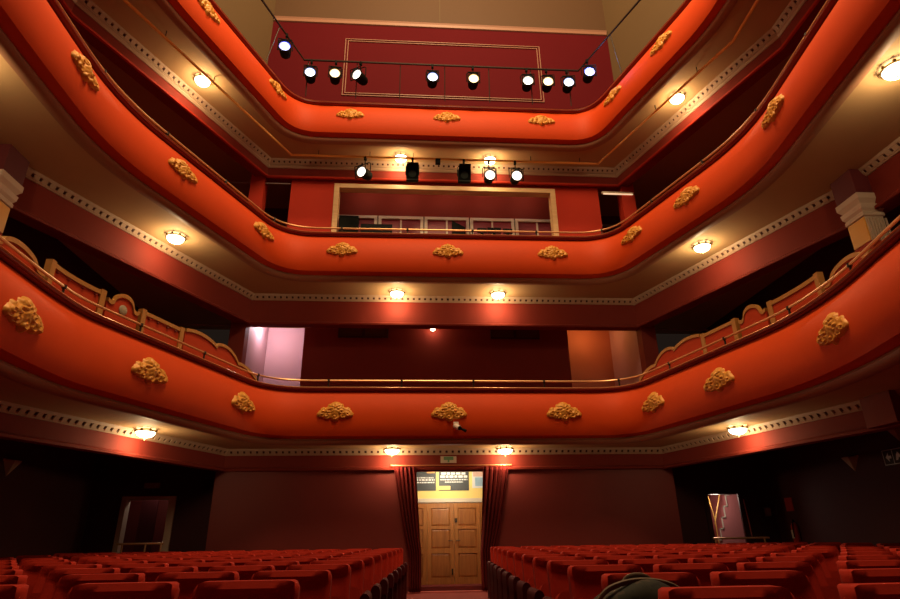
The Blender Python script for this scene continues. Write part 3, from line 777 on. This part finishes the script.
# security camera on the lowest parapet
sc = thing('security_camera', 'white security camera with dark lens on lowest parapet, below the centre medallion', 'camera', (-.01, 12.60, H(2.22)))
place(MB().box(-.055,.055,12.60,12.72,H(2.20),H(2.30)).build('mount', 'camwhite', smooth=False), sc)
place(MB().tube([(-.01,12.68,H(2.22)),(.0,12.60,H(2.20)),(.06,12.46,H(2.14))], [.055,.058,.05], 14).build('camera_body', 'camwhite'), sc)
place(MB().tube([(.058,12.465,H(2.142)),(.068,12.44,H(2.13))], .042, 14).build('lens', 'plastic'), sc)
place(MB().tube([(.05,12.66,H(2.18)),(.16,12.62,H(2.13)),(.21,12.60,H(2.10))], [.012,.03,.034], 10).build('lamp_arm', 'plastic'), sc)

# ------------------------------------------------------------------ side doorways of the stalls
def door_frame(n, x0, x1, h, m):
    f = MB(); f.box(x0-.02, x0+.09, 14.56, 14.78, 0, H(h)); f.box(x1-.13, x1+.02, 14.56, 14.78, 0, H(h)); f.box(x0+.09, x1-.13, 14.56, 14.78, H(h)-.07, H(h))
    return setp(f.build('door_%d' % n, m, smooth=False), kind='structure')
dl = door_frame(7, -7.57, -6.40, .95, 'pale')
MB().box(-7.44, -7.06, 15.3, 15.35, 0, H(.92)).build('door_leaf', 'deep', dl, smooth=False)
struct('wall_left_room', MB().box(-8.2, -6.0, 16.3, 16.4, 0, H(1.9)), 'maroon_rear')
point('left_room_light', (-7.0, 15.2, H(1.3)), 6, (1, .80, .66), .1)
dr = door_frame(8, 6.24, 7.62, .95, 'darkleaf')
MB().box(7.06, 7.58, 14.50, 14.55, 0, H(.90)).build('door_leaf', 'darkleaf', dr, smooth=False)
MB().tube([(7.20,14.47,H(-.15)),(7.18,14.45,H(.2)),(7.16,14.47,H(.75))], .012, 6).build('handle', 'stair_pink', dr)
struct('wall_stairwell', MB().box(5.9, 7.9, 16.5, 16.6, 0, H(1.9)), 'stair_red')
struct('wall_stairwell_left', MB().box(5.9, 6.0, 14.75, 16.5, 0, H(1.9)), 'stair_red')
stt = thing('staircase', 'pink-sided staircase with white step edges, seen through the right doorway', 'staircase', (6.9, 15.6, 0))
outl = [(6.86,0.0)]; x = 6.86; z = .95
outl.append((6.86, z))
edges = [(6.86, z)]
for k in range(6):
    x += .10; outl.append((x, z)); z += .27; outl.append((x, z)); edges += [(x, z-.27), (x, z)]
outl += [(7.85, z), (7.85, 0)]
place(MB().prism(outl, 15.5, 16.45, lambda u, v, w_: (u, w_, v)).build('spandrel', 'stair_pink', smooth=False), stt)
e = MB()
for (a, c), (a2, c2) in zip(edges[:-1], edges[1:]): e.box(min(a,a2)-.012, max(a,a2)+.012, 15.47, 15.5, min(c,c2)-.012, max(c,c2)+.012)
place(e.build('step_edging', 'white', smooth=False), stt)
place(MB().tube([(6.66,15.3,H(1.05)),(6.80,15.35,H(.35)),(6.80,15.35,H(-.25))], .016, 6).build('stair_rail', 'pipe'), stt)
place(MB().tube([(7.12,15.42,H(1.05)),(6.80,15.40,H(.2))], .016, 6).build('stair_rail', 'pipe'), stt)
point('stair_light', (6.7, 14.95, H(.85)), 16, (1, .80, .66), .1)

def barrier(x0, x1, xs, z, label):
    r = thing('guard_rail', label, 'rail', ((x0+x1)/2, 13.9, 0), 'low rails before the side doorways')
    place(MB().tube([(x0,13.9,z),(x1,13.9,z)], .022, 8).build('top_rail', 'brass'), r)
    for x in xs: place(MB().tube([(x,13.9,0),(x,13.9,z)], .020, 8).build('post', 'brass'), r)
barrier(-7.22, -6.25, (-7.10,-6.62,-6.30), 1.06, 'low gilt rail on posts before the left doorway')
barrier(5.95, 7.28, (6.0,7.16), 1.0, 'low gilt rail on posts before the right doorway')

# ------------------------------------------------------------------ things on the stalls side walls
def sconce(x, y, z, side, label):
    r = thing('wall_sconce', label, 'sconce', (x, y, z), 'plaster wedge sconces')
    s = -side
    vs = [(0,-.17,.10),(0,.17,.10),(0,0,-.16),(s*.16,-.10,.12),(s*.16,.10,.12),(0,-.17,.12),(0,.17,.12)]
    place(MB().add([(x+a, y+b, z+c) for a, b, c in vs], [(0,2,1),(0,3,2),(1,2,4),(2,3,4),(0,5,3),(1,4,6),(5,6,4,3),(0,1,6,5)]).build('shade', 'sconce', smooth=False), r)
    place(MB().box(min(x,x+s*.01), max(x,x+s*.01), y-.19, y+.19, z+.10, z+.14).build('back_plate', 'sconce', smooth=False), r)
sconce(XR, 11.6, H(1.27), 1, 'unlit plaster wedge sconce on the dark right wall of the stalls, beyond the arrow sign')
sconce(XL, 11.46, H(1.27), -1, 'unlit plaster wedge sconce on the dark left wall of the stalls')
sconce(XR, 10.28, H(1.66), 1, 'pale plaster sconce at the right edge, above the arrow sign')
sg = thing('arrow_sign', 'black sign with a white arrow and white border on the right wall', 'sign', (XR, 10.5, H(1.27)), None)
place(MB().box(XR-.02, XR, 10.22, 10.78, H(1.12), H(1.42)).build('plate', 'signblack', smooth=False), sg)
b = MB(); xf = XR-.025
for a in ((10.24,10.76,1.395,1.405),(10.24,10.76,1.135,1.145),(10.24,10.25,1.145,1.395),(10.75,10.76,1.145,1.395),(10.52,10.53,1.145,1.395)): b.box(xf, XR-.02, a[0], a[1], H(a[2]), H(a[3]))
b.prism([(10.70,1.27),(10.63,1.35),(10.63,1.295),(10.57,1.295),(10.57,1.245),(10.63,1.245),(10.63,1.19)], xf, XR-.02, lambda u, v, w_: (w_, u, H(v)))
b.prism([(10.40,1.35),(10.44,1.30),(10.47,1.20),(10.43,1.20),(10.39,1.26),(10.33,1.20),(10.29,1.21),(10.36,1.29)], xf, XR-.02, lambda u, v, w_: (w_, u, H(v)))
place(b.build('white_marks', 'poster_text', smooth=False), sg)
fx = thing('fire_extinguisher', 'red fire extinguisher hung in the dark right rear corner', 'fire extinguisher', (XR-.075, 13.88, H(-.28)))
MB().lathe([(0,0),(.07,0),(.075,.02),(.075,.40),(.05,.46),(.02,.48),(0,.48)], 18).build('cylinder', 'ext_red', fx)
MB().tube([(0,0,.47),(0,0,.54)], .02, 8).build('valve', 'black', fx)
MB().tube([(0,0,.52),(-.06,-.05,.48),(-.085,-.06,.30),(-.08,-.05,.16)], .012, 6).build('hose', 'black', fx)
MB().box(-.078,-.07,-.04,.04,.14,.32).build('paper_label', 'signpale', fx, smooth=False)
es2 = MB().box(XR-.012, XR, 13.86, 14.14, H(.45), H(.75)).build('extinguisher_sign', 'red_sign', smooth=False); setp(es2, 'red square sign above the fire extinguisher', 'sign')
sw = MB().box(7.70, 7.86, 14.575, 14.6, H(.36), H(.56)).build('wall_switch_box', 'grey', smooth=False); setp(sw, 'small grey box on the rear wall beside the dark right door leaf', 'switch box')
sl = MB().box(-7.15, -6.80, 14.57, 14.60, H(1.13), H(1.25)).build('door_sign', 'grey', smooth=False); setp(sl, 'dim grey sign above the left stalls doorway', 'sign')

# ------------------------------------------------------------------ seats
def rounded(w, h, r, n=5):
    o = []
    for cx, cy, a0 in ((w/2-r, h-r, 0), (-w/2+r, h-r, 90), (-w/2+r*.6, r*.6, 180), (w/2-r*.6, r*.6, 270)):
        rr = r if cy > h/2 else r*.6
        for k in range(n+1):
            a = math.radians(a0 + 90*k/n); o.append((cx + rr*math.cos(a), cy + rr*math.sin(a)))
    return o
def seat_meshes():
    me = {}
    # backrest: thick upholstered slab, hollowed across its width, leaning back
    W, Hh, T = .53, .56, .085
    NU, NZ = 16, 16; mb = MB()
    def P(i, j, side):
        u = i/NU*2-1; t = j/NZ
        cu = math.copysign(1-(1-abs(u))**1.35, u); x = cu*W/2; z = t*Hh
        # rounded top corners
        ex = max(0, abs(x)-(W/2-.05)); ez = max(0, z-(Hh-.05))
        if ex > 0 and ez > 0:
            q = math.hypot(ex, ez)
            m_ = max(ex, ez); f = m_/q
            x = math.copysign(W/2-.05+ex*f, x); z = Hh-.05+ez*f
        rim = min(1, (1-abs(cu))*W/2/.035, (Hh-z)/.035); r_ = min(1, max(0, (t-.87)/.09)); hollow = -.056*abs(cu)**6 - .034*r_*r_*(3-2*r_)*(1-abs(cu)**6) + .018
        lean = .15*t
        if side == 0: y = lean + hollow - .012 + (1-rim)*(-.006) + (.022 if rim <= .01 else 0)
        else: y = lean + hollow + T - (.022 if rim <= .01 else 0)
        return (x, y, .36+z)
    for side in (0, 1):
        o = len(mb.v)
        for j in range(NZ+1):
            for i in range(NU+1): mb.v.append(P(i, j, side))
        for j in range(NZ):
            for i in range(NU):
                a = o + j*(NU+1)+i; mb.f.append((a, a+1, a+NU+2, a+NU+1))
    n1 = (NU+1)*(NZ+1)
    ring = [i for i in range(NU+1)] + [j*(NU+1)+NU for j in range(1, NZ+1)] + [NZ*(NU+1)+i for i in reversed(range(NU))] + [j*(NU+1) for j in reversed(range(1, NZ))]
    for a, b_ in zip(ring, ring[1:]+ring[:1]): mb.f.append((a, b_, b_+n1, a+n1))
    me['backrest'] = (mb, 'velvet')
    # tip-up seat cushion, folded up in front of the backrest
    c = MB().prism(rounded(.50, .40, .06), -.055, .055, lambda u, v, w_: (u, w_, v))
    c.tf(Matrix.Translation((0, -.115, .30)) @ Matrix.Rotation(-.20, 4, 'X'))
    me['seat_cushion'] = (c, 'velvet')
    s = MB().box(-.036, .036, -.26, .10, 0, .58); s.box(-.03, .03, -.20, .12, .58, .62)
    me['standard'] = (s, 'standard')
    arc = [(.048*math.cos(PI*k/8), .60 + .062*math.sin(PI*k/8)) for k in range(9)] + [(-.046, .50), (.046, .50)]
    a = MB().prism(arc, -.30, .06, lambda u, v, w_: (u, w_, v))
    me['arm_pad'] = (a, 'standard')
    return me
SM = seat_meshes()
seat0 = None
ends0 = None
PITCH = .615
def make_seat(loc, label, group):
    root = thing('theatre_seat', label, 'theatre seat', loc, group)
    for k in ('backrest', 'seat_cushion'): SM[k][0].build(k, SM[k][1], root, angle=55)
    st = MB().add(SM['standard'][0].v, SM['standard'][0].f).tf(Matrix.Translation((-PITCH/2, 0, 0))).build('end_standard', 'standard', root, angle=40)
    MB().add(SM['arm_pad'][0].v, SM['arm_pad'][0].f).tf(Matrix.Translation((-PITCH/2, 0, 0))).build('arm_pad', 'standard', st)
    return root
def add_right_end(root):
    global ends0
    if ends0 is None:
        st = MB().add(SM['standard'][0].v, SM['standard'][0].f).tf(Matrix.Translation((PITCH/2, 0, 0))).build('end_standard', 'standard', root, angle=40)
        MB().add(SM['arm_pad'][0].v, SM['arm_pad'][0].f).tf(Matrix.Translation((PITCH/2, 0, 0))).build('arm_pad', 'standard', st)
        ends0 = st
    else:
        c = ends0.copy(); COL.objects.link(c); c.parent = root
        for g_ in list(ends0.children):
            d_ = g_.copy(); COL.objects.link(d_); d_.parent = c
ORD = ['first','second','third','fourth','fifth','sixth','seventh','eighth','ninth','tenth','eleventh','twelfth','thirteenth','fourteenth','fifteenth']
ROWS = [2.40, 3.33, 4.30, 5.22, 6.13, 7.06, 8.0, 8.95, 9.85, 10.75, 11.65, 12.55]
XRm = lambda y: .0 + .065*(y-3.3)
XLm = lambda y: -1.52 + .05*(y-3.3)
ER = lambda y: .56 + .69*(y-2.42)
EL = lambda y: -2.75 - .575*(y-3.4)
VR = lambda y: -1.0 + .84*y + .5
VL = lambda y: -1.0 - .70*y - .5
def row_block(k, y, xs, wording, group):
    global seat0
    for i, x in enumerate(xs):
        lab = wording % (ORD[k], ORD[i])
        loc = (x, y-.06, 0)
        if seat0 is None: seat0 = make_seat(loc, lab, group); r = seat0
        else:
            r = copy_tree(seat0, loc, 0, lab); r['group'] = group
        yield r, i == len(xs)-1
seats_made = 0
pending = []
for k, y in enumerate(ROWS):
    # right of the centre aisle
    xs = []; x = XRm(y) + PITCH/2
    while x + PITCH*.35 < ER(y) + .05: xs.append(x); x += PITCH
    if not xs: xs = [XRm(y) + PITCH/2]
    blocks = [(xs, 'red velvet seat right of centre aisle, %s row from front, %s from the aisle', 'stalls seats right of the centre aisle')]
    x = xs[-1] + PITCH + .14; ys = []
    while x + PITCH/2 < min(XR-.5, VR(y)): ys.append(x); x += PITCH
    if ys: blocks.append((ys, 'red velvet seat in right side block, %s row from front, %s from its gap', 'stalls seats of the right side block'))
    if k >= 1:
        xs = []; x = XLm(y) - PITCH/2
        while x - PITCH*.35 > EL(y) - .05: xs.append(x); x -= PITCH
        blocks.append((xs, 'red velvet seat left of centre aisle, %s row from front, %s from the aisle', 'stalls seats left of the centre aisle'))
        x = xs[-1] - PITCH - .14; ys = []
        while x - PITCH/2 > max(XL+.6, VL(y)): ys.append(x); x -= PITCH
        if ys: blocks.append((ys, 'red velvet seat in left side block, %s row from front, %s from its gap', 'stalls seats of the left side block'))
    for xs, word, grp in blocks:
        right_end = max(xs)
        for r, last in row_block(k, y, xs, word, grp):
            seats_made += 1
            if abs(r.location.x - right_end) < 1e-4: pending.append(r)
for r in pending: add_right_end(r)
def seat_down(r):                                   # the tip-up cushion folded down under the bag
    for c in r.children:
        if c.name.startswith('seat_cushion'):
            p = Matrix.Translation((0, -.075, .33)); c.matrix_local = p @ Matrix.Rotation(math.radians(93), 4, 'X') @ p.inverted()
for r in list(COL.objects):
    if r.name.startswith('theatre_seat') and r.get('label') == 'red velvet seat right of centre aisle, second row from front, first from the aisle': seat_down(r)
print('seats', seats_made)

# ------------------------------------------------------------------ backpack on a seat
def chaikin(P, n=2):
    for _ in range(n):
        Q = [P[0]]
        for a_, b_ in zip(P[:-1], P[1:]):
            Q.append(tuple(.75*u+.25*v for u, v in zip(a_, b_))); Q.append(tuple(.25*u+.75*v for u, v in zip(a_, b_)))
        P = Q + [P[-1]]
    return P
bx, by, bz = .085, 2.99, .41
bp = thing('backpack', 'camouflage backpack with dark straps propped on a seat right of the aisle', 'backpack', (bx, by, bz))
b = MB(); NU, NV = 28, 14
for j in range(NV+1):
    v = -PI/2 + PI*j/NV
    for i in range(NU):
        a = 2*PI*i/NU; e1, e2 = .55, .5
        sp = lambda w_, e_: math.copysign(abs(w_)**e_, w_)
        X = .26*sp(math.cos(v), e2)*sp(math.cos(a), e1); Y = .13*sp(math.cos(v), e2)*sp(math.sin(a), e1); Z = .20*sp(math.sin(v), e2)
        top = max(0, Z/.20); X *= 1-.14*top; Z += .02*math.sin(X*16+1)*top; Y += .01*math.sin(Z*30+X*12)
        b.v.append((X, Y, Z+.19))
for j in range(NV):
    for i in range(NU): b.f.append((j*NU+i, j*NU+(i+1)%NU, (j+1)*NU+(i+1)%NU, (j+1)*NU+i))
SZB = Matrix.Scale(1.27, 4, (0, 0, 1))
b.tf(SZB).build('bag_body', 'camo', bp, angle=70)
MB().tube(chaikin([(-.235,-.04,.10),(-.245,-.06,.28),(-.20,-.07,.365),(-.08,-.06,.398),(.05,-.05,.402),(.17,-.04,.38),(.235,-.03,.33),(.245,-.03,.15)]), .010, 8).tf(SZB).build('piping', 'strap_edge', bp)
MB().tube(chaikin([(-.20,-.13,.12),(-.16,-.16,.25),(-.08,-.15,.33),(-.02,-.15,.24),(.06,-.15,.12),(.10,-.14,.05)]), .018, 8).tf(SZB).build('shoulder_strap', 'strap', bp)
MB().tube(chaikin([(.02,-.15,.06),(.0,-.17,.20),(.08,-.16,.31),(.17,-.12,.35),(.24,-.08,.30)]), .016, 8).tf(SZB).build('shoulder_strap', 'strap', bp)
MB().tube(chaikin([(-.07,.02,.380),(-.04,.0,.415),(.05,.0,.415),(.09,.02,.380)]), .010, 8).tf(SZB).build('grab_handle', 'strap_edge', bp)

# ------------------------------------------------------------------ house lighting
point('house_light', (-.2, 4.3, H(15)), 2700, (1, .68, .36), 1.5)
point('house_light', (0, 6.2, H(20.5)), 5600, (1, .68, .36), 1.0)
w = bpy.data.worlds.new('World'); scene.world = w; w.use_nodes = True
w.node_tree.nodes['Background'].inputs['Color'].default_value = (1, .62, .45, 1)
w.node_tree.nodes['Background'].inputs['Strength'].default_value = .012

# ------------------------------------------------------------------ camera
def cam_axes():
    p, yaw, roll = math.radians(22.226), math.radians(4.1), math.radians(-.8)
    def ray(u, v, f):
        c, s = math.cos(roll), math.sin(roll); u, v = u*c-v*s, u*s+v*c
        fw = f*math.cos(p)-v*math.sin(p); up = f*math.sin(p)+v*math.cos(p)
        c, s = math.cos(yaw), math.sin(yaw)
        return Vector((u*c+fw*s, -u*s+fw*c, up))
    return ray(1,0,0), ray(0,1,0), ray(0,0,1)
r_, u_, f_ = cam_axes()
cd = bpy.data.cameras.new('camera'); co = bpy.data.objects.new('camera', cd); COL.objects.link(co)
cd.sensor_width = 36; cd.lens = 580/900*36; cd.clip_start = .05; cd.clip_end = 200
m3 = Matrix((r_, u_, -f_)).transposed()
co.matrix_world = Matrix.Translation((-1.0, 0, ZC)) @ m3.to_4x4()
scene.camera = co
scene.view_settings.view_transform = 'Standard'; scene.view_settings.look = 'None'
scene.view_settings.gamma = 1; scene.view_settings.use_curve_mapping = False
scene.view_settings.exposure = 0.0
scene.cycles.use_denoising = True
scene.cycles.max_bounces = 6; scene.cycles.diffuse_bounces = 4
